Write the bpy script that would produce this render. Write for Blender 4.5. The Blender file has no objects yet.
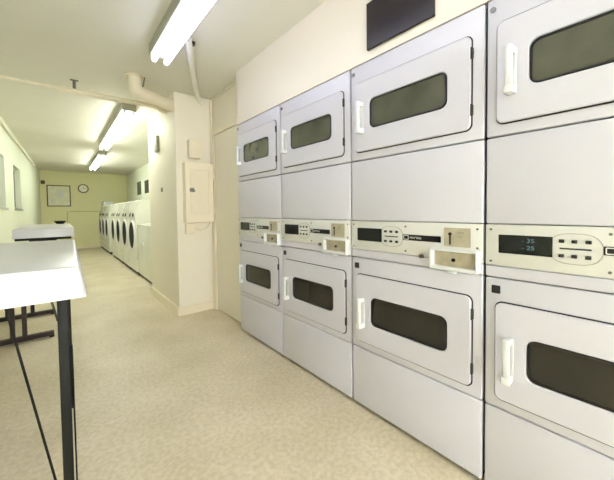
import bpy, bmesh, math, random
from mathutils import Vector, Matrix
random.seed(4)
SC = bpy.context.scene
COL = SC.collection
PI = math.pi

# ------------------------------------------------------------------ materials
def lin(c):
    return tuple(((v/255)/12.92 if v/255 <= .04045 else ((v/255+.055)/1.055)**2.4) for v in c)

def mat(name, rgb, rough=.5, metal=0.0, spec=.5, var=0.0, vscale=6.0, bump=0.0, bscale=200.0, coat=0.0, rgb2=None):
    m = bpy.data.materials.new(name); m.use_nodes = True
    nt = m.node_tree; p = nt.nodes['Principled BSDF']
    c = lin(rgb)
    p.inputs['Base Color'].default_value = (*c, 1)
    p.inputs['Roughness'].default_value = rough
    p.inputs['Metallic'].default_value = metal
    p.inputs['Specular IOR Level'].default_value = spec
    p.inputs['Coat Weight'].default_value = coat
    if var or rgb2:
        tc = nt.nodes.new('ShaderNodeTexCoord'); n = nt.nodes.new('ShaderNodeTexNoise'); r = nt.nodes.new('ShaderNodeValToRGB')
        n.inputs['Scale'].default_value = vscale; n.inputs['Detail'].default_value = 5
        nt.links.new(tc.outputs['Object'], n.inputs['Vector'])
        nt.links.new(n.outputs['Fac'], r.inputs['Fac'])
        r.color_ramp.elements[0].position = .32; r.color_ramp.elements[1].position = .68
        c2 = lin(rgb2) if rgb2 else tuple(v*(1-var) for v in c)
        r.color_ramp.elements[0].color = (*c2, 1); r.color_ramp.elements[1].color = (*c, 1)
        nt.links.new(r.outputs['Color'], p.inputs['Base Color'])
    if bump:
        tc = nt.nodes.new('ShaderNodeTexCoord'); n = nt.nodes.new('ShaderNodeTexNoise'); b = nt.nodes.new('ShaderNodeBump')
        n.inputs['Scale'].default_value = bscale; n.inputs['Detail'].default_value = 2
        b.inputs['Strength'].default_value = bump; b.inputs['Distance'].default_value = .002
        nt.links.new(tc.outputs['Object'], n.inputs['Vector'])
        nt.links.new(n.outputs['Fac'], b.inputs['Height']); nt.links.new(b.outputs['Normal'], p.inputs['Normal'])
    return m

def emis(name, rgb, s):
    m = bpy.data.materials.new(name); m.use_nodes = True
    p = m.node_tree.nodes['Principled BSDF']
    p.inputs['Base Color'].default_value = (.8, .8, .8, 1) if s > 1 else (.01, .02, .02, 1)
    p.inputs['Emission Color'].default_value = (*rgb, 1); p.inputs['Emission Strength'].default_value = s
    return m

M = {}
M['enamel'] = mat('white_enamel', (210, 207, 219), .3, bump=.06, bscale=260, var=.02, vscale=3)
M['enamel_far'] = mat('white_far_enamel', (228, 228, 218), .35, var=.02, vscale=3)
M['enamel_dim'] = mat('cabinet_side_enamel', (150, 148, 146), .5, var=.05)
M['panel'] = mat('control_panel_cream', (217, 215, 212), .4, var=.03, vscale=14)
M['plastic_white'] = mat('white_plastic', (226, 226, 228), .38, var=.02)
M['black'] = mat('black_gasket', (22, 21, 22), .55, var=.3)
M['screen'] = mat('dark_display', (14, 17, 16), .15, var=.3)
M['glass_reflection'] = mat('reflection_toned_door_glass', (88, 88, 76), .16, spec=.7, coat=.4, rgb2=(62, 63, 50), vscale=4)  # lighter mottled tone paints the ceiling's reflection into the upper door glass
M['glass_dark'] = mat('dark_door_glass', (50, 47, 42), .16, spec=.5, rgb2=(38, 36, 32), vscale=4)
M['port_glass'] = mat('dark_port_glass', (22, 22, 17), .5, spec=.05, var=.3)
M['beige_plate'] = mat('beige_coin_plate', (190, 180, 158), .42, metal=.15, rgb2=(172, 162, 140), vscale=30)
M['steel'] = mat('grey_screw_steel', (120, 118, 112), .35, metal=.8, var=.1)
M['dark_button'] = mat('dark_button', (40, 38, 36), .5, var=.2)
M['white_ink'] = mat('white_print', (225, 225, 222), .5, var=.02)
M['grey_ink'] = mat('grey_print', (150, 146, 136), .6, var=.05)
M['wall'] = mat('cream_wall_paint', (240, 232, 216), .6, bump=.15, bscale=60, var=.04, vscale=1.6)
M['wall_warm'] = mat('warm_soffit_paint', (238, 228, 216), .6, bump=.15, bscale=60, var=.03, vscale=1.6)
M['wall_left'] = mat('pale_left_wall_paint', (226, 229, 210), .6, bump=.15, bscale=60, var=.04, vscale=1.6)
M['wall_far'] = mat('yellow_far_wall_paint', (236, 232, 188), .6, bump=.15, bscale=60, var=.05, vscale=1.2)
M['ceiling'] = mat('ceiling_paint', (226, 223, 212), .7, bump=.2, bscale=50, var=.05, vscale=1.3)
M['trim'] = mat('cream_gloss_trim', (240, 229, 206), .35, var=.03)
M['pipe'] = mat('painted_pipe', (236, 226, 204), .45, var=.05)
M['pipe_white'] = mat('white_painted_pipe', (240, 238, 232), .45, var=.03)
M['laminate'] = mat('white_laminate', (206, 206, 210), .3, bump=.03, bscale=120, var=.02, vscale=5)
M['apron'] = mat('table_skirt_white', (236, 230, 222), .4, var=.02)
M['leg_black'] = mat('black_painted_steel', (20, 21, 16), .55, metal=0, spec=.25, rgb2=(13, 14, 11), vscale=12)
M['leg_brown'] = mat('dark_brown_steel', (48, 28, 24), .5, metal=.2, rgb2=(34, 22, 20), vscale=12)
M['rod'] = mat('dull_steel_rod', (88, 84, 72), .4, metal=.7, var=.1)
M['frame_brown'] = mat('brown_frame', (92, 72, 40), .5, rgb2=(74, 58, 32), vscale=20)
M['paper'] = mat('notice_paper', (240, 238, 216), .8, rgb2=(226, 226, 198), vscale=9)
M['clock_face'] = mat('clock_face', (246, 244, 228), .5, var=.02)
M['sign_black'] = mat('black_sign', (26, 12, 14), .3, rgb2=(20, 10, 12), vscale=9)
M['fixture'] = mat('white_fixture_metal', (168, 166, 152), .45, var=.03)
M['grey_thing'] = mat('grey_notice', (96, 98, 84), .5, rgb2=(60, 62, 54), vscale=30)
M['pale_grey_thing'] = mat('grey_fixture_plastic', (140, 138, 118), .5, var=.2, vscale=30)
M['far_pipe'] = mat('dull_yellow_pipe', (198, 190, 138), .5, var=.06)
M['dark_notice'] = mat('dark_notice', (58, 58, 50), .5, rgb2=(40, 40, 36), vscale=30)
M['window_frame'] = mat('window_frame_paint', (168, 170, 164), .4, var=.03)
M['tube_cool'] = emis('fluorescent_tube_cool', (.84, .91, 1.22), 5.4)
M['tube_green'] = emis('fluorescent_tube_greenish', (.95, 1.0, .90), 23.0)
M['digits'] = emis('display_digits', (.3, .55, .58), .28)

# speckled vinyl floor
def floor_mat():
    m = bpy.data.materials.new('speckled_vinyl_floor'); m.use_nodes = True
    nt = m.node_tree; p = nt.nodes['Principled BSDF']
    tc = nt.nodes.new('ShaderNodeTexCoord')
    a = nt.nodes.new('ShaderNodeTexNoise'); a.inputs['Scale'].default_value = 2.2; a.inputs['Detail'].default_value = 6
    b = nt.nodes.new('ShaderNodeTexNoise'); b.inputs['Scale'].default_value = 46; b.inputs['Detail'].default_value = 3
    r1 = nt.nodes.new('ShaderNodeValToRGB'); r2 = nt.nodes.new('ShaderNodeValToRGB')
    r1.color_ramp.elements[0].position = .3; r1.color_ramp.elements[1].position = .7
    r1.color_ramp.elements[0].color = (*lin((208, 195, 168)), 1); r1.color_ramp.elements[1].color = (*lin((228, 216, 194)), 1)
    r2.color_ramp.elements[0].position = .36; r2.color_ramp.elements[1].position = .62
    r2.color_ramp.elements[0].color = (.85, .845, .83, 1); r2.color_ramp.elements[1].color = (1, 1, 1, 1)
    mx = nt.nodes.new('ShaderNodeMix'); mx.data_type = 'RGBA'; mx.blend_type = 'MULTIPLY'; mx.inputs[0].default_value = 1
    for n in (a, b): nt.links.new(tc.outputs['Object'], n.inputs['Vector'])
    nt.links.new(a.outputs['Fac'], r1.inputs['Fac']); nt.links.new(b.outputs['Fac'], r2.inputs['Fac'])
    nt.links.new(r1.outputs['Color'], mx.inputs[6]); nt.links.new(r2.outputs['Color'], mx.inputs[7])
    nt.links.new(mx.outputs[2], p.inputs['Base Color'])
    p.inputs['Roughness'].default_value = .42; p.inputs['Specular IOR Level'].default_value = .4
    return m
M['floor'] = floor_mat()

def pane_mat(name, tint):
    m = bpy.data.materials.new(name); m.use_nodes = True
    nt = m.node_tree; nt.nodes.remove(nt.nodes['Principled BSDF'])
    t = nt.nodes.new('ShaderNodeBsdfTransparent'); g = nt.nodes.new('ShaderNodeBsdfGlossy'); x = nt.nodes.new('ShaderNodeMixShader')
    t.inputs['Color'].default_value = (*tint, 1); g.inputs['Roughness'].default_value = .05
    x.inputs[0].default_value = .08
    nt.links.new(t.outputs[0], x.inputs[1]); nt.links.new(g.outputs[0], x.inputs[2])
    nt.links.new(x.outputs[0], nt.nodes['Material Output'].inputs['Surface'])
    return m
M['pane'] = pane_mat('clear_pane_glass', (.88, .92, .93))
M['pane_dimming'] = pane_mat('daylight_dimming_pane_glass', (.15, .16, .165))  # grey tint holds back the daylight at the left wall windows

# ------------------------------------------------------------------ mesh helpers
def box(bm, x0, x1, y0, y1, z0, z1, bev=0.0, seg=2, rot=None, at=None):
    g = bmesh.ops.create_cube(bm, size=1)
    vs = g['verts']
    bmesh.ops.scale(bm, vec=(x1-x0, y1-y0, z1-z0), verts=vs)
    bmesh.ops.translate(bm, vec=((x0+x1)/2, (y0+y1)/2, (z0+z1)/2), verts=vs)
    if rot is not None:
        bmesh.ops.rotate(bm, cent=at, matrix=rot, verts=vs)
    if bev:
        es = list({e for v in vs for e in v.link_edges})
        bmesh.ops.bevel(bm, geom=es, offset=bev, segments=seg, affect='EDGES', profile=.5)

def rrect(u0, u1, v0, v1, r, n=5):
    pts = []
    for cx, cy, a0 in ((u1-r, v1-r, 0), (u0+r, v1-r, 90), (u0+r, v0+r, 180), (u1-r, v0+r, 270)):
        for k in range(n+1):
            a = math.radians(a0+90*k/n); pts.append((cx+r*math.cos(a), cy+r*math.sin(a)))
    return pts

def prism(bm, pts, x0, x1, inset=0.0):
    """outline in (y,z) extruded along x from x0 (front) to x1"""
    a = [bm.verts.new((x0, y, z)) for y, z in pts]; b = [bm.verts.new((x1, y, z)) for y, z in pts]
    n = len(pts)
    bm.faces.new(a); bm.faces.new(b[::-1])
    for i in range(n): bm.faces.new((a[i], b[i], b[(i+1) % n], a[(i+1) % n]))

def ring(bm, outer, inner, x0, x1, ch=0.0):
    """frame between two outlines of equal count; ch chamfers the front edges"""
    n = len(outer)
    cy = sum(p[0] for p in outer)/n; cz = sum(p[1] for p in outer)/n
    def off(pts, d):
        o = []
        for i in range(n):
            p0 = Vector(pts[i-1]); p1 = Vector(pts[(i+1) % n]); t = (p1-p0)
            t.normalize(); o.append((pts[i][0]-t.y*d, pts[i][1]+t.x*d))
        return o
    loops = []
    if ch:
        loops.append([(x1, *p) for p in outer]); loops.append([(x0+ch, *p) for p in outer])
        loops.append([(x0, *p) for p in off(outer, ch)]); loops.append([(x0, *p) for p in off(inner, -ch)])
        loops.append([(x0+ch, *p) for p in inner]); loops.append([(x1, *p) for p in inner])
    else:
        loops = [[(x1, *p) for p in outer], [(x0, *p) for p in outer], [(x0, *p) for p in inner], [(x1, *p) for p in inner]]
    vl = [[bm.verts.new(c) for c in l] for l in loops]
    for k in range(len(vl)):
        A = vl[k]; B = vl[(k+1) % len(vl)]
        for i in range(n): bm.faces.new((A[i], A[(i+1) % n], B[(i+1) % n], B[i]))

def cyl(bm, p0, p1, r, r2=None, n=16):
    p0 = Vector(p0); p1 = Vector(p1); d = p1-p0; L = d.length
    q = d.to_track_quat('Z', 'Y').to_matrix().to_4x4()
    bmesh.ops.create_cone(bm, cap_ends=True, segments=n, radius1=r, radius2=r if r2 is None else r2, depth=L,
                          matrix=Matrix.Translation((p0+p1)/2) @ q)

def tube(bm, pts, r, n=12):
    pts = [Vector(p) for p in pts]; rings = []; up = None
    for i, p in enumerate(pts):
        t = (pts[min(i+1, len(pts)-1)]-pts[max(i-1, 0)]).normalized()
        if up is None:
            up = t.orthogonal().normalized()
        up = (up-t*up.dot(t)).normalized(); s = t.cross(up)
        rings.append([bm.verts.new(p+(up*math.cos(2*PI*k/n)+s*math.sin(2*PI*k/n))*r) for k in range(n)])
    for a, b in zip(rings, rings[1:]):
        for k in range(n): bm.faces.new((a[k], a[(k+1) % n], b[(k+1) % n], b[k]))
    bm.faces.new(rings[0][::-1]); bm.faces.new(rings[-1])

def smooth_path(pts, rad, n=6):
    pts = [Vector(p) for p in pts]; o = [pts[0]]
    for a, b, c in zip(pts, pts[1:], pts[2:]):
        d0 = (a-b); d1 = (c-b); r = min(rad, d0.length*.45, d1.length*.45)
        s = b+d0.normalized()*r; e = b+d1.normalized()*r
        for k in range(n+1):
            t = k/n; o.append(s*(1-t)**2+b*2*t*(1-t)+e*t*t)
    o.append(pts[-1]); return o

def obj(name, bm, m, parent=None, smooth=False, loc=None):
    bmesh.ops.recalc_face_normals(bm, faces=bm.faces[:])
    me = bpy.data.meshes.new(name); bm.to_mesh(me); bm.free()
    me.materials.append(M[m] if isinstance(m, str) else m)
    if smooth:
        for p in me.polygons: p.use_smooth = True
        me.set_sharp_from_angle(angle=math.radians(35))
    o = bpy.data.objects.new(name, me); COL.objects.link(o)
    if parent: o.parent = parent
    if loc: o.location = loc
    return o

def B(): return bmesh.new()

def thing(name, label, cat, loc=(0, 0, 0), rz=0, group=None):
    o = bpy.data.objects.new(name, None); COL.objects.link(o)
    o.empty_display_size = .1
    o.location = loc; o.rotation_euler = (0, 0, rz); o['label'] = label; o['category'] = cat
    if group: o['group'] = group
    return o

def tag(o, label, cat, group=None):
    o['label'] = label; o['category'] = cat
    if group: o['group'] = group
    return o

def struct(name, bm, m, parent=None):
    o = obj(name, bm, m, parent)
    if parent is None: o['kind'] = 'structure'
    return o

def dup(root, loc, label, rz=None):
    r = root.copy(); COL.objects.link(r); r.location = loc; r['label'] = label
    if rz is not None: r.rotation_euler = (0, 0, rz)
    for ch in list(root.children):
        c = ch.copy(); COL.objects.link(c); c.parent = r
        for g in list(ch.children):
            d = g.copy(); COL.objects.link(d); d.parent = c
    return r

def text_mesh(name, body, size, m, parent, loc, align='LEFT', squash=1.0):
    """lettering as a mesh lying on a face that looks towards -x, reading left (+y) to right (-y)"""
    cu = bpy.data.curves.new(name, 'FONT'); cu.body = body; cu.size = size; cu.align_x = align; cu.extrude = .0006
    t = bpy.data.objects.new(name, cu); COL.objects.link(t)
    dg = bpy.context.evaluated_depsgraph_get()
    me = bpy.data.meshes.new_from_object(t.evaluated_get(dg))
    bpy.data.objects.remove(t)
    me.transform(Matrix(((0, 0, -1, 0), (-squash, 0, 0, 0), (0, 1, 0, 0), (0, 0, 0, 1))))
    me.materials.clear(); me.materials.append(M[m])
    o = bpy.data.objects.new(name, me); COL.objects.link(o); o.parent = parent; o.location = loc
    return o

# ------------------------------------------------------------------ dimensions
CEIL = 2.352
D = 1.267                 # plane of the dryer fronts
W = .686
Y3 = .460                 # seam between third and nearest dryer
XR = 1.364                # recessed wall with the door
XF = 1.80                 # right wall of the far room
YP0, YP1 = 3.31, 4.50     # jutting wall (pillar)
XP = .962
YF = 11.66
def xl(y): return -.664+.0241*y      # left wall, slightly out of square
LANG = -math.atan(.0241)

# ------------------------------------------------------------------ room shell
b = B(); box(b, -1.2, 2.2, -2.6, 12.0, -.1, 0); struct('floor', b, 'floor')
b = B(); box(b, -1.2, 2.2, -2.6, 12.0, CEIL, CEIL+.1); struct('ceiling', b, 'ceiling')
b = B(); box(b, -.9, 2.2, YF, YF+.12, 0, CEIL); struct('wall_far', b, 'wall_far')
GX0, GX1, GZ1 = -.55, 1.0, 2.1       # unseen glazed opening added behind the camera to let in fill daylight
b = B(); box(b, -1.0, GX0, -2.6, -2.5, 0, CEIL); box(b, GX1, 2.2, -2.6, -2.5, 0, CEIL); box(b, GX0, GX1, -2.6, -2.5, GZ1, CEIL)
struct('wall_back', b, 'wall')
b = B()
for x0, x1, z0, z1 in ((GX0, GX0+.06, 0, GZ1), (GX1-.06, GX1, 0, GZ1), (.195, .255, 0, GZ1), (GX0+.06, .195, GZ1-.07, GZ1), (.255, GX1-.06, GZ1-.07, GZ1), (GX0+.06, .195, 0, .12), (.255, GX1-.06, 0, .12)):
    box(b, x0, x1, -2.58, -2.53, z0, z1)
dg_ = struct('added_daylight_door', b, 'trim')  # frame of the added opening, out of view, for daylight
b = B(); box(b, GX0+.05, GX1-.05, -2.558, -2.552, .11, GZ1-.06); obj('added_door_pane', b, 'pane', dg_)
b = B(); box(b, XF, XF+.12, YP1, YF, 0, CEIL); struct('wall_right_far', b, 'wall_left')
b = B(); box(b, XP, 1.92, YP0, YP1, 0, CEIL, .006); struct('wall_stub', b, 'wall')
b = B(); box(b, XR, 2.1, Y3+3*W+.004, YP0, 0, CEIL); struct('wall_right_recess', b, 'wall')
b = B(); box(b, D+.004, 2.1, Y3-W-.02, Y3+3*W+.004, 1.882, CEIL); struct('wall_right_soffit', b, 'wall_warm')
b = B(); box(b, D+.004, 2.1, -2.5, Y3-W-.02, 0, CEIL); struct('wall_right_front', b, 'wall_warm')
b = B(); box(b, 2.05, 2.15, Y3-W-.02, Y3+3*W+.004, 0, 1.882); struct('wall_right_behind', b, 'wall')

# left wall with two small high windows (built square, then turned slightly)
WIN = [(4.45, 5.62), (6.42, 7.24)]
WZ0, WZ1 = 1.18, 1.86
b = B()
T = .22
ys = [-2.55] + [v for p in WIN for v in p] + [11.75]
for k in range(0, len(ys), 2): box(b, -T, 0, ys[k], ys[k+1], 0, CEIL)
for y0, y1 in WIN:
    box(b, -T, 0, y0, y1, 0, WZ0); box(b, -T, 0, y0, y1, WZ1, CEIL)
wl = struct('wall_left', b, 'wall_left'); wl.location = (xl(0), 0, 0); wl.rotation_euler = (0, 0, LANG)
for i, (y0, y1) in enumerate(WIN):
    b = B(); s = .03
    for a in ((y0, y0+s, WZ0, WZ1), (y1-s, y1, WZ0, WZ1), (y0+s, y1-s, WZ0, WZ0+s), (y0+s, y1-s, WZ1-s, WZ1)):
        box(b, -.084, -.070, a[0], a[1], a[2], a[3])
    w = struct('window_%d' % (i+1), b, 'window_frame'); w.location = (xl(0), 0, 0); w.rotation_euler = (0, 0, LANG)
    b = B(); box(b, -.079, -.075, y0+s, y1-s, WZ0+s, WZ1-s); obj('window_pane', b, 'pane_dimming', w)
    b = B(); box(b, -.06, .022, y0-.02, y1+.02, WZ0-.022, WZ0+.004, .004); obj('window_sill', b, 'window_frame', w)

# baseboards
def bboard(name, x0, x1, y0, y1, h=.085):
    b = B(); box(b, x0, x1, y0, y1, 0, h, .006); struct(name, b, 'trim')
b = B()
pts = [(XP-.018, YP1), (XP-.018, YP0-.018), (XR-.004, YP0-.018), (XR-.004, YP0), (XP, YP0), (XP, YP1)]
vb = [b.verts.new((x, y, 0)) for x, y in pts]; vt = [b.verts.new((x, y, .088)) for x, y in pts]
for i in range(6): b.faces.new((vb[i], vb[(i+1) % 6], vt[(i+1) % 6], vt[i]))
b.faces.new(vt); b.faces.new(vb[::-1])
struct('baseboard_stub', b, 'trim')
bboard('baseboard_far', -.39, 1.0, YF-.014, YF, .07)

# door in the recessed wall
y0d, y1d, zd = 2.56, 3.225, 1.93
b = B(); box(b, XR-.014, XR-.0005, y0d, y1d, .012, zd, .004)
dr = struct('door_1', b, 'wall')
b = B(); box(b, XR-.026, XR-.0005, y1d+.004, y1d+.05, 0, zd+.055, .004); struct('trim_1', b, 'trim')
b = B(); box(b, XR-.022, XR-.0005, y0d-.02, y1d+.004, zd+.008, zd+.055, .004); struct('trim_2', b, 'trim')
b = B(); tube(b, [(XR-.012, Y3+3*W+.01, CEIL-.013), (XR-.012, YP0, CEIL-.013)], .012); struct('trim_3', b, 'pipe')
b = B(); box(b, .3, 1.05, YF-.012, YF-.0005, 1.142, 1.165, .002); struct('trim_4', b, 'far_pipe')

# ------------------------------------------------------------------ stacked dryers (built once, copied)
DG = 'stacked coin dryers along the right wall'
def make_dryer():
    t = thing('stacked_dryer', '', 'dryer', (D, 0, 0), 0, DG)
    y = lambda u: W/2-u
    H = 1.874; g = .005
    # carcass
    b = B(); box(b, .022, .72, -W/2+.012, W/2-.012, .03, H-.004); obj('cabinet', b, 'enamel_dim', t)
    b = B(); box(b, .035, .70, -W/2+.02, W/2-.02, 0.0, .03); obj('toe_kick', b, 'black', t)
    def panel(name, z0, z1, m='enamel', bev=.006):
        b = B(); box(b, 0, .0225, -W/2+g, W/2-g, z0, z1, bev, 3); return obj(name, b, m, t, True)
    panel('kick_panel', .021, .338); panel('lower_front', .343, .838)
    panel('ledge_panel', .8425, .884, bev=.004)
    panel('middle_panel', 1.0435, 1.364); panel('upper_front', 1.3695, H)
    for (u0, u1, z0, z1, wu0, wu1, wz0, wz1, hz0, hz1, up) in (
            (.040, .636, 1.412, 1.776, .140, .543, 1.522, 1.674, 1.503, 1.668, 1),
            (.042, .642, .384, .750, .142, .546, .488, .640, .468, .632, 0)):
        # dark seal standing out behind the door
        b = B(); prism(b, rrect(y(u1)-.0045, y(u0)+.003, z0-.005, z1+.0042, .027), -.0035, .001)
        obj('door_seal', b, 'black', t)
        b = B()
        ring(b, rrect(y(u1), y(u0), z0, z1, .024), rrect(y(wu1), y(wu0), wz0, wz1, .03), -.013, -.003, .004)
        dname = 'upper_door' if up else 'lower_door'
        d = obj(dname, b, 'enamel', t, True)
        b = B(); ring(b, rrect(y(wu1)+.002, y(wu0)+.002-.004, wz0-.002+.004, wz1-.002, .029), rrect(y(wu1)+.008, y(wu0)-.008, wz0+.008, wz1-.008, .024), -.0115, -.004)
        obj('window_gasket', b, 'black', d)
        b = B(); prism(b, rrect(y(wu1)+.004, y(wu0)-.004, wz0+.004, wz1-.004, .026), -.007, -.0032)
        obj('door_glass', b, 'glass_reflection' if up else 'glass_dark', d)
        # pull handle: bar on two feet
        b = B(); yc = y(.090)
        box(b, -.054, -.038, yc-.011, yc+.011, hz0+.006, hz1, .005, 2)
        box(b, -.046, -.0125, yc-.011, yc+.011, hz1-.026, hz1-.002, .004, 2)
        box(b, -.056, -.0125, yc-.014, yc+.014, hz0, hz0+.026, .004, 2)
        box(b, -.016, -.0125, yc-.015, yc+.013, hz0+.004, hz1-.004, .002, 1)
        obj('handle', b, 'plastic_white', d, True)
        for hz in (z0+.075, z1-.07):
            b = B(); cyl(b, (-.009, y(u1)-.003, hz-.022), (-.009, y(u1)-.003, hz+.022), .0042)
            box(b, -.006, .0005, y(u1)-.007, y(u1)-.001, hz-.02, hz+.02)
            obj('hinge', b, 'dark_button', d, True)
    # ring lock at the top corner, badge above the lower door
    b = B(); cyl(b, (-.004, y(.024), 1.836), (.002, y(.024), 1.836), .010, n=20); obj('key_lock', b, 'steel', t, True)
    b = B(); prism(b, rrect(y(.056), y(.027), .781, .811, .003), -.003, .001); obj('badge', b, 'dark_button', t)
    # control panel
    b = B(); box(b, -.003, .0225, -W/2+g, W/2-g, .886, 1.0405, .004, 2); p = obj('control_panel', b, 'panel', t, True)
    fx = -.003
    b = B(); prism(b, rrect(y(.209), y(.050), .936, 1.004, .003), fx-.002, fx+.001); obj('display', b, 'screen', p)
    for u in (.232, .264, .297):
        for z in (.992, .944):
            b = B(); box(b, fx-.005, fx+.001, y(u)-.007, y(u)+.007, z-.0055, z+.0055, .0015, 1); obj('button', b, 'dark_button', p)
    b = B(); box(b, fx-.0015, fx+.001, y(.304), y(.227), .9655, .9705); obj('button_stripe', b, 'dark_button', p)
    b = B(); n = 40
    oa = [(y(.265)+.066*math.copysign(abs(math.cos(2*PI*k/n))**.7, math.cos(2*PI*k/n)), .968+.050*math.copysign(abs(math.sin(2*PI*k/n))**.8, math.sin(2*PI*k/n))) for k in range(n)]
    ring(b, oa, [(y(.265)+(p[0]-y(.265))*.975, .968+(p[1]-.968)*.965) for p in oa], fx-.001, fx+.0005)
    obj('button_outline', b, 'grey_ink', p)
    b = B(); prism(b, rrect(y(.516), y(.331), .956, .983, .003), fx-.002, fx+.001); obj('name_strip', b, 'sign_black', p)
    b = B(); ring(b, rrect(y(.362), y(.335), .959, .980, .003), rrect(y(.359), y(.338), .962, .977, .002), fx-.003, fx-.0015); obj('emblem', b, 'white_ink', p)
    text_mesh('name_lettering', 'MAYTAG', .0145, 'white_ink', p, (fx-.0022, y(.368), .9645))
    b = B(); prism(b, rrect(y(.637), y(.530), .944, 1.022, .003), fx-.002, fx+.001); obj('coin_plate', b, 'beige_plate', p)
    b = B(); box(b, fx-.004, fx-.001, y(.559), y(.553), .952, .990); cyl(b, (fx-.005, y(.556), .996), (fx-.001, y(.556), .996), .007)
    obj('coin_slot', b, 'dark_button', p)
    b = B(); box(b, fx-.003, fx-.0015, y(.61), y(.585), 1.0, 1.005); box(b, fx-.003, fx-.0015, y(.606), y(.585), .985, .988); obj('coin_marking', b, 'grey_ink', p)
    for u, z in ((.024, 1.022), (.024, .902), (.345, 1.02), (.345, .905), (.662, 1.02), (.662, .945)):
        b = B(); cyl(b, (fx-.0025, y(u), z), (fx+.001, y(u), z), .0045, n=10); obj('screw', b, 'steel', p)
    # coin box: open-fronted frame standing out, beige face with a lock
    b = B(); ring(b, rrect(y(.674), y(.476), .845, .933, .007), rrect(y(.663), y(.490), .860, .924, .003), -.030, .001, .003)
    c = obj('coin_box', b, 'plastic_white', t, True)
    b = B(); prism(b, rrect(y(.666), y(.484), .858, .924, .004), -.008, -.003); obj('coin_box_face', b, 'beige_plate', c)
    b = B(); cyl(b, (-.013, y(.572), .888), (-.007, y(.572), .888), .0075); obj('coin_box_lock', b, 'dark_button', c, True)
    b = B(); box(b, -.032, -.0005, y(.585), y(.558), .834, .843, .002, 1); obj('coin_box_catch', b, 'plastic_white', c)
    b = B(); cyl(b, (-.014, y(.428), .889), (.001, y(.428), .889), .0095, n=18); obj('service_lock', b, 'steel', t, True)
    return t
dryer0 = make_dryer()
DL = ['white stacked dryer farthest from the camera, next to the recessed doorway and breaker cabinet',
      'white stacked dryer second from the doorway end, with bare warm wall above it',
      'white stacked dryer directly below the black wall sign, third from the doorway end',
      'nearest white stacked dryer, at the right edge of the photo, digits showing on its display']
DRY = []
for k in range(4):
    loc = (D, Y3+(3-k)*W-W/2, 0)
    if k == 0:
        dryer0.location = loc; dryer0['label'] = DL[0]; DRY.append(dryer0)
    else:
        DRY.append(dup(dryer0, loc, DL[k]))
cp = [c for c in DRY[3].children if c.name.startswith('control_panel')][0]
for i, tx in enumerate(('- 35', '- 25')):
    text_mesh('display_digits', tx, .021, 'digits', cp, (-.0056, W/2-.122, .979-.025*i), squash=1.15)

# black sign on the wall above the third dryer
b = B(); box(b, D-.012, D+.0035, .66, 1.022, 1.925, 2.16, .003)
tag(obj('wall_sign', b, 'sign_black'), 'plain black sign on the warm wall above the stacked dryers', 'sign')

# ------------------------------------------------------------------ front-loading dryers in the far row
FG = 'round-doored machines along the far right wall'
XW = 1.03
def make_frontloader():
    w = .72
    t = thing('front_loading_dryer', '', 'dryer', (XW, 0, 0), 0, FG)
    b = B(); box(b, .02, .72, -w/2+.008, w/2-.008, .062, 1.03, .006); obj('cabinet', b, 'enamel_far', t)
    b = B(); box(b, .028, .70, -w/2+.012, w/2-.012, 0, .062); obj('toe_kick', b, 'black', t)
    b = B(); box(b, 0, .021, -w/2+.005, w/2-.005, .25, 1.0, .006); obj('front_panel', b, 'enamel_far', t)
    b = B(); box(b, .004, .021, -w/2+.005, w/2-.005, .062, .238, .006); obj('kick_panel', b, 'enamel_far', t)
    b = B(); n = 36; zc = .69
    out = [(.30*math.cos(2*PI*k/n), zc+.275*math.sin(2*PI*k/n)) for k in range(n)]
    inn = [(.235*math.cos(2*PI*k/n), zc+.235*math.sin(2*PI*k/n)) for k in range(n)]
    ring(b, out, inn, -.020, .002, .008); d = obj('door', b, 'plastic_white', t, True)
    b = B(); prism(b, [(.245*math.cos(2*PI*k/n), zc+.245*math.sin(2*PI*k/n)) for k in range(n)], -.014, -.002); obj('door_glass', b, 'port_glass', d)
    b = B(); box(b, -.05, -.03, .235, .262, .64, .74, .005); obj('door_latch', b, 'plastic_white', d)
    # sloping console with dark dials
    b = B(); s = w/2-.005
    prof = [(.0, 1.003), (.0, 1.02), (.07, 1.30), (.13, 1.33), (.42, 1.33), (.42, 1.003)]
    a = [b.verts.new((px, -s, pz)) for px, pz in prof]; c = [b.verts.new((px, s, pz)) for px, pz in prof]
    for i in range(6): b.faces.new((a[i], a[(i+1) % 6], c[(i+1) % 6], c[i]))
    b.faces.new(a); b.faces.new(c[::-1])
    p = obj('control_panel', b, 'enamel_far', t)
    for yy in (.2, -.08):
        b = B(); cyl(b, (-.004, yy, 1.058), (.02, yy, 1.05), .032, n=14); obj('dial', b, 'dark_button', p, True)
    return t
f0 = make_frontloader()
FY = [6.24, 6.98, 7.78, 8.56, 9.74, 10.49, 11.24]
FL = ['round-doored white dryer right behind the top-loading washers, nearest in the far row',
      'round-doored white dryer second from the top-loading washers',
      'round-doored white dryer third from the top-loading washers',
      'round-doored white dryer on the near side of the gap in the far row',
      'round-doored white dryer on the far side of the gap in the far row',
      'round-doored white dryer second from the far yellow wall',
      'round-doored white dryer against the far yellow wall, a pale box on top']
for k, (yy, l) in enumerate(zip(FY, FL)):
    loc = (XW-.0045*(yy-6.2), yy, 0)
    if k == 0: f0.location = loc; f0['label'] = l
    else: dup(f0, loc, l)
b = B(); box(b, 1.08, 1.30, 10.98, 11.5, 1.332, 1.45, .006)
tag(obj('carton_box', b, 'plastic_white'), 'pale box lying on top of the farthest round-doored dryer', 'box')

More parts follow.
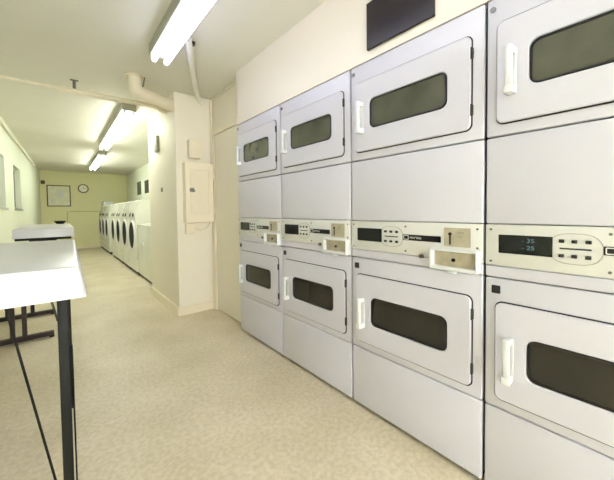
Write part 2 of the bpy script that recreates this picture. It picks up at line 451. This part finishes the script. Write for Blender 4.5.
# two top-loading washers just behind the jutting wall
def make_toploader():
    w = .66
    t = thing('top_loading_washer', '', 'washer', (1.05, 0, 0), 0, 'top-loading washers behind the jutting wall')
    b = B(); box(b, 0, .66, -w/2+.004, w/2-.004, .045, .872, .012, 3); obj('cabinet', b, 'enamel_far', t, True)
    b = B(); box(b, .03, .64, -w/2+.01, w/2-.01, 0, .045); obj('toe_kick', b, 'black', t)
    b = B(); box(b, -.006, .66, -w/2+.003, w/2-.003, .872, .896, .008, 2); top = obj('worktop', b, 'enamel_far', t, True)
    b = B(); box(b, .07, .46, -w/2+.07, w/2-.07, .896, .908, .005, 2); obj('lid', b, 'enamel_far', top, True)
    b = B(); box(b, .52, .66, -w/2+.006, w/2-.006, .896, 1.04, .01, 2); c = obj('console', b, 'panel', t, True)
    b = B(); cyl(b, (.495, .12, .97), (.521, .12, .97), .03); obj('dial', b, 'plastic_white', c, True)
    b = B(); box(b, -.012, .002, -.09, .09, .56, .62, .003); obj('coin_slide', b, 'plastic_white', t)
    return t
w0 = make_toploader(); w0.location = (1.05, 4.86, 0); w0['label'] = 'white top-loading washer closest to the jutting wall, partly hidden by it'
dup(w0, (1.05, 5.53, 0), 'white top-loading washer between the other washer and the round-doored dryers')

# ------------------------------------------------------------------ tables
def skirted_top(bm, x0, x1, y0, y1, z, h, flare):
    """moulded top: flat surface with rounded rim and slightly flared skirt"""
    lv = [(0.006, z), (0.0, z-.003), (-.001, z-.007), (-flare, z-h), (-flare+.008, z-h), (.008, z-.022)]
    loops = []
    for off, zz in lv:
        o = rrect(x0+off, x1-off, y0+off, y1-off, .006+max(-off, 0)*.4, 3)
        loops.append([bm.verts.new((x, y, zz)) for x, y in o])
    n = len(loops[0])
    bm.faces.new(loops[0])
    for a, c in zip(loops, loops[1:]):
        for i in range(n): bm.faces.new((a[i], c[i], c[(i+1) % n], a[(i+1) % n]))
    bm.faces.new(loops[-1][::-1])

# near folding table
t = thing('folding_table', 'white folding table with deep skirt and thin black legs, nearest the camera', 'table', (.041, 1.08, 0), LANG)
L, WD = 1.13, .66
b = B(); skirted_top(b, -WD, 0, 0, L, .950, .088, .018); obj('tabletop', b, 'laminate', t, True)
legs = [(-.040, .045), (-.040, L-.06), (-WD+.05, .045), (-WD+.05, L-.06)]
for lx, ly in legs:
    b = B(); box(b, lx-.0125, lx+.0125, ly-.0125, ly+.0125, .014, .905, .003, 2)
    lg = obj('leg', b, 'leg_black', t, True)
    b = B(); cyl(b, (lx, ly, 0), (lx, ly, .016), .016, .014); obj('foot_cap', b, 'black', lg, True)
for ly in (.045, L-.06):
    b = B(); box(b, -WD+.06, -.053, ly-.010, ly+.010, .862, .884, .002, 1); obj('leg_frame', b, 'leg_black', t)
for ly in (.045, ):
    b = B(); tube(b, [(-.165, ly+.02, .875), (-.036, ly+.02, .10)], .0032, 8); obj('diagonal_brace', b, 'leg_black', t, True)
b = B(); tube(b, [(-.022, ly, .700), (-.0215, ly+.002, .03)], .0022, 8); box(b, -.029, -.020, ly-.006, ly+.006, .698, .712, .002, 1)
obj('side_rod', b, 'leg_black', t, True)
b = B(); tube(b, [(-.068, ly, .868), (-.052, ly, .79)], .0028, 8); obj('corner_stay', b, 'rod', t, True)

# farther pedestal table
t = thing('folding_table', 'smaller white table beyond the near one, on dark double posts with floor bars', 'table', (0, 0, 0), 0)
b = B(); skirted_top(b, -.285, .102, 3.34, 4.62, .978, .078, .004); obj('tabletop', b, 'laminate', t, True)
b = B(); box(b, -.278, .085, 3.37, 4.6, .878, .902, .003); obj('under_frame', b, 'leg_black', t)
for yy in (3.52, 4.30):
    b = B(); box(b, -.55, -.058, yy-.025, yy+.025, .012, .052, .006); ft = obj('floor_bar', b, 'leg_brown', t)
    for xx in ((-.325, -.250) if yy < 4 else (-.43, -.238)):
        b = B(); box(b, xx-.016, xx+.016, yy-.016, yy+.016, .05, .770, .004)
        obj('post', b, 'leg_brown', t)
    b = B(); box(b, -.45, -.03, yy-.018, yy+.018, .768, .788, .002); box(b, -.20, -.02, yy-.015, yy+.015, .788, .880, .002); obj('top_bar', b, 'leg_brown', t)
    for xx in (-.53, -.075):
        b = B(); cyl(b, (xx, yy, 0), (xx, yy, .014), .018); obj('foot_pad', b, 'black', ft)
# small dark bowl at the back of the farther table
b = B()
prof = [(.0, .0), (.03, .0), (.052, .022), (.056, .034), (.05, .032), (.028, .008), (0, .008)]
n = 20; rows = []
for r, z in prof: rows.append([b.verts.new((max(r, .0005)*math.cos(2*PI*k/n), max(r, .0005)*math.sin(2*PI*k/n), z)) for k in range(n)])
for a, c in zip(rows, rows[1:]):
    for k in range(n): b.faces.new((a[k], a[(k+1) % n], c[(k+1) % n], c[k]))
o = obj('bowl', b, 'leg_black', None, True, (.015, 4.52, .9785))
tag(o, 'small dark bowl at the back of the farther white table', 'bowl')

# ------------------------------------------------------------------ fluorescent fixtures
def fixture(x, y0, y1, label, tube_m):
    t = thing('fluorescent_fixture', label, 'ceiling light', (x, (y0+y1)/2, CEIL), 0, 'fluorescent strip fixtures on the ceiling')
    L = (y1-y0)/2
    b = B(); box(b, -.074, .074, -L, L, -.082, -.0005, .004); obj('housing', b, 'fixture', t)
    for s in (-1, 1):
        b = B(); cyl(b, (s*.043, -L+.02, -.106), (s*.043, L-.02, -.106), .019, n=14); obj('lamp_tube', b, tube_m, t, True)
    for s in (-1, 1):
        for e in (-1, 1):
            b = B(); box(b, s*.043-.014, s*.043+.014, e*L-(.016 if e > 0 else 0), e*L+(0 if e > 0 else .016), -.128, -.081, .004); obj('lamp_holder', b, 'plastic_white', t)
    return t
fixture(.63, .08, 2.50, 'bright ceiling strip light at the front, nearest the camera', 'tube_cool')
fixture(.665, 4.0, 6.5, 'ceiling strip light just beyond the overhead conduit', 'tube_green')
fixture(.735, 7.36, 9.7, 'farthest ceiling strip light, near the yellow wall', 'tube_green')

# ------------------------------------------------------------------ pipes
t = thing('vent_duct', 'thick painted duct dropping from the ceiling and bending into the jutting wall', 'duct', (.57, 3.16, CEIL))
path = smooth_path([(.0, .0, -.001), (.005, .008, -.125), (.20, .12, -.128), (.400, .235, -.132)], .10, 8)
b = B(); tube(b, path, .060, 20); obj('duct_pipe', b, 'pipe', t, True)
b = B(); cyl(b, (0, 0, -.012), (0, 0, -.0005), .078, n=24); obj('ceiling_collar', b, 'pipe', t, True)
b = B(); tube(b, [(.085, -.02, -.002), (.075, -.01, -.075), (.055, .0, -.11)], .006, 8); obj('hanger', b, 'steel', t, True)

t = thing('ceiling_conduit', 'long thin painted conduit crossing below the ceiling from left wall to jutting wall', 'pipe', (0, 3.6, 2.25))
b = B(); tube(b, [(xl(3.6), 0, .0), (.06, 0, .0)], .014, 12); obj('thin_conduit', b, 'pipe', t, True)
b = B(); tube(b, smooth_path([(.05, 0, -.006), (.86, 0, .0), (.90, 0, -.03), (.962, 0, -.035)], .03, 5), .025, 14); obj('thick_conduit', b, 'pipe', t, True)
b = B(); cyl(b, (.03, 0, -.004), (.085, 0, -.004), .031, n=16); obj('coupling', b, 'pipe', t, True)
b = B(); box(b, .140, .164, -.012, .012, .018, .1015, .002); box(b, .120, .184, -.014, .014, .095, .1015, .001); obj('hanger_strap', b, 'steel', t)

t = thing('ceiling_pipe', 'white pipe running along the ceiling beside the front light to the jutting wall', 'pipe', (0, 0, 0))
b = B(); tube(b, smooth_path([(.745, 2.20, 2.325), (.941, 2.69, 2.325), (1.178, 3.235, 2.325), (1.262, 3.312, 2.285)], .06, 5), .024, 14); obj('pipe_run', b, 'pipe_white', t, True)
b = B(); box(b, .785, .815, 2.255, 2.285, 2.325, 2.3515, .003); obj('pipe_clamp', b, 'dark_button', t)

b = B(); tube(b, smooth_path([(XR-.022, YP0-.03, 2.33), (XR-.022, YP0-.03, .0)], .02), .014, 12)
tag(obj('conduit_riser', b, 'pipe', None, True), 'thin cream vertical conduit in the corner beside the recessed door', 'pipe')

t = thing('wall_conduit', 'thin conduit running along the top of the left wall', 'pipe', (xl(0), 0, 0), LANG)
b = B(); tube(b, [(.016, .5, 2.25), (.016, 9.6, 2.25)], .012, 10); obj('conduit', b, 'pipe', t, True)
b = B(); box(b, .0005, .04, 9.58, 9.68, 2.215, 2.285, .004); obj('end_box', b, 'pipe', t)

# ------------------------------------------------------------------ breaker cabinet on the stub
F = YP0
t = thing('breaker_cabinet', 'cream metal breaker cabinet with a door and small latch on the jutting wall', 'electrical cabinet', (1.174, F, .985))
b = B(); box(b, -.150, .150, -.085, -.0005, 0, .635, .004); obj('box', b, 'trim', t)
b = B(); box(b, -.150, .150, -.098, -.0855, .003, .632, .004); d = obj('door', b, 'trim', t)
b = B()
for a in ((-.100, -.094, .10, .56), (.094, .100, .10, .56), (-.094, .094, .554, .56), (-.094, .094, .10, .106)): box(b, a[0], a[1], -.106, -.0975, a[2], a[3], .002, 1)
obj('door_moulding', b, 'trim', d)
b = B(); box(b, -.108, -.060, -.106, -.0975, .325, .365, .004); cyl(b, (-.066, -.118, .335), (-.066, -.1, .335), .010); obj('latch', b, 'steel', d, True)
for zz in (.12, .5):
    b = B(); cyl(b, (.151, -.095, zz-.03), (.151, -.095, zz+.03), .005); obj('hinge', b, 'trim', d, True)
b = B(); box(b, 1.082, 1.206, F-.075, F+.001, 1.668, 1.868, .008); box(b, 1.206, 1.216, F-.05, F-.02, 1.70, 1.74)
o = tag(obj('junction_box', b, 'trim'), 'small cream box on the jutting wall directly above the breaker cabinet', 'electrical box')
b = B(); box(b, 1.038, 1.132, F-.05, F+.001, .868, .972, .006)
tag(obj('junction_box', b, 'trim'), 'small cream box on the jutting wall just below the breaker cabinet', 'electrical box')
b = B(); tube(b, smooth_path([(1.133, F-.03, .93), (1.19, F-.03, .90), (1.26, F-.03, .91), (1.30, F-.03, .96), (1.30, F-.03, .984)], .04, 6), .008, 8)
tag(obj('electrical_cable', b, 'pipe', None, True), 'short loop of cable hanging beneath the breaker cabinet', 'cable')

# ------------------------------------------------------------------ things on the walls
def facing_left(name, x, y0, y1, z0, z1, m, label, cat, d=.02):
    b = B(); box(b, x-d, x-.0005, y0, y1, z0, z1, .003); return tag(obj(name, b, m), label, cat)
facing_left('wall_box', XP, 3.93, 4.05, 1.83, 2.02, 'pale_grey_thing', 'grey fixture high on the side of the jutting wall', 'wall box', .035)
facing_left('light_switch', XP, 3.83, 3.88, 1.34, 1.39, 'pale_grey_thing', 'small grey switch plate at chest height on the side of the jutting wall', 'switch', .012)
facing_left('wall_notice', XF, 9.4, 9.85, 1.60, 1.96, 'grey_thing', 'grey notice on the far right wall, the one closer to the yellow wall', 'notice')
facing_left('wall_notice', XF, 8.5, 8.88, 1.60, 1.93, 'dark_notice', 'dark notice on the far right wall, the one closer to the jutting wall', 'notice')

t = thing('notice_board', 'brown framed white notice board on the yellow far wall, left of the clock', 'notice board', (.035, YF, 1.62))
b = B(); box(b, -.255, .255, -.018, -.0005, -.30, .30); obj('board', b, 'paper', t)
b = B()
for a in ((-.275, -.25, -.315, .315), (.25, .275, -.315, .315), (-.25, .25, .29, .315), (-.25, .25, -.315, -.29)): box(b, a[0], a[1], -.03, -.001, a[2], a[3])
obj('frame', b, 'frame_brown', t)
b = B()
for a in ((-.19, -.09, -.23, -.10), (-.05, .10, -.05, .18)): box(b, a[0], a[1], -.0205, -.0175, a[2], a[3])
obj('paper_sheet', b, 'white_ink', t)

t = thing('wall_clock', 'round white wall clock with brown rim on the yellow far wall', 'clock', (.625, YF, 1.858))
b = B(); cyl(b, (0, -.022, 0), (0, -.0005, 0), .112, n=32); obj('clock_face', b, 'clock_face', t)
b = B(); n = 36
cir = [(0.131*math.cos(2*PI*k/n), -.018, .131*math.sin(2*PI*k/n)) for k in range(n+1)]
for k in range(n):
    pass
rows = []
for k in range(n):
    a = 2*PI*k/n; c, s = math.cos(a), math.sin(a)
    rows.append([b.verts.new((r*c, yy, r*s)) for r, yy in ((.108, -.02), (.114, -.034), (.128, -.034), (.134, -.018), (.134, -.001), (.108, -.001))])
for k in range(n):
    A, C = rows[k], rows[(k+1) % n]
    for i in range(6): b.faces.new((A[i], A[(i+1) % 6], C[(i+1) % 6], C[i]))
obj('rim', b, 'frame_brown', t, True)
b = B(); box(b, -.004, .004, -.026, -.0225, -.01, .06); obj('hour_hand', b, 'dark_button', t)
b = B(); box(b, -.01, .085, -.029, -.0262, -.003, .003); obj('minute_hand', b, 'dark_button', t)

b = B(); box(b, -.36, -.27, YF-.05, YF-.0005, 1.96, 2.06, .006)
tag(obj('wall_box', b, 'frame_brown'), 'small brownish box on the yellow wall by the left corner', 'wall box')
b = B(); tube(b, [(.215, YF-.012, .075), (.215, YF-.012, 1.15), (.3, YF-.012, 1.151)], .010, 8)
tag(obj('far_conduit', b, 'far_pipe', None, True), 'thin yellow painted pipe rising up the far wall below the clock', 'pipe')

# ------------------------------------------------------------------ world (daylight, mainly let in through the added rear opening)
w = bpy.data.worlds.new('World'); SC.world = w; w.use_nodes = True
bg = w.node_tree.nodes['Background']; bg.inputs['Color'].default_value = (1.0, .98, .95, 1); bg.inputs['Strength'].default_value = 12.5

# ------------------------------------------------------------------ camera
cam = bpy.data.cameras.new('camera'); co = bpy.data.objects.new('camera', cam); COL.objects.link(co)
f = 301.4166
yaw, pit, rol = math.radians(39.5226), math.radians(1.8452), math.radians(-.662)
s, c = math.sin(yaw), math.cos(yaw)
Fv = Vector((s, c, 0)); Rv = Vector((c, -s, 0)); Uv = Vector((0, 0, 1))
F2 = Fv*math.cos(pit)-Uv*math.sin(pit); U2 = Uv*math.cos(pit)+Fv*math.sin(pit)
R3 = Rv*math.cos(rol)+U2*math.sin(rol); U3 = U2*math.cos(rol)-Rv*math.sin(rol)
mw = Matrix((( R3.x, U3.x, -F2.x, 0), (R3.y, U3.y, -F2.y, 0), (R3.z, U3.z, -F2.z, 1.1013), (0, 0, 0, 1)))
co.matrix_world = mw
cam.sensor_width = 36; cam.sensor_fit = 'HORIZONTAL'; cam.lens = f*36/614
cam.shift_y = -(240-220.1423)/614
cam.clip_start = .02
SC.camera = co

vs = SC.view_settings
vs.view_transform = 'Standard'; vs.look = 'None'; vs.gamma = 1; vs.use_curve_mapping = False
vs.exposure = 0.48
SC.cycles.max_bounces = 10; SC.cycles.diffuse_bounces = 6
SC.cycles.sample_clamp_indirect = 6
SC.cycles.use_denoising = True
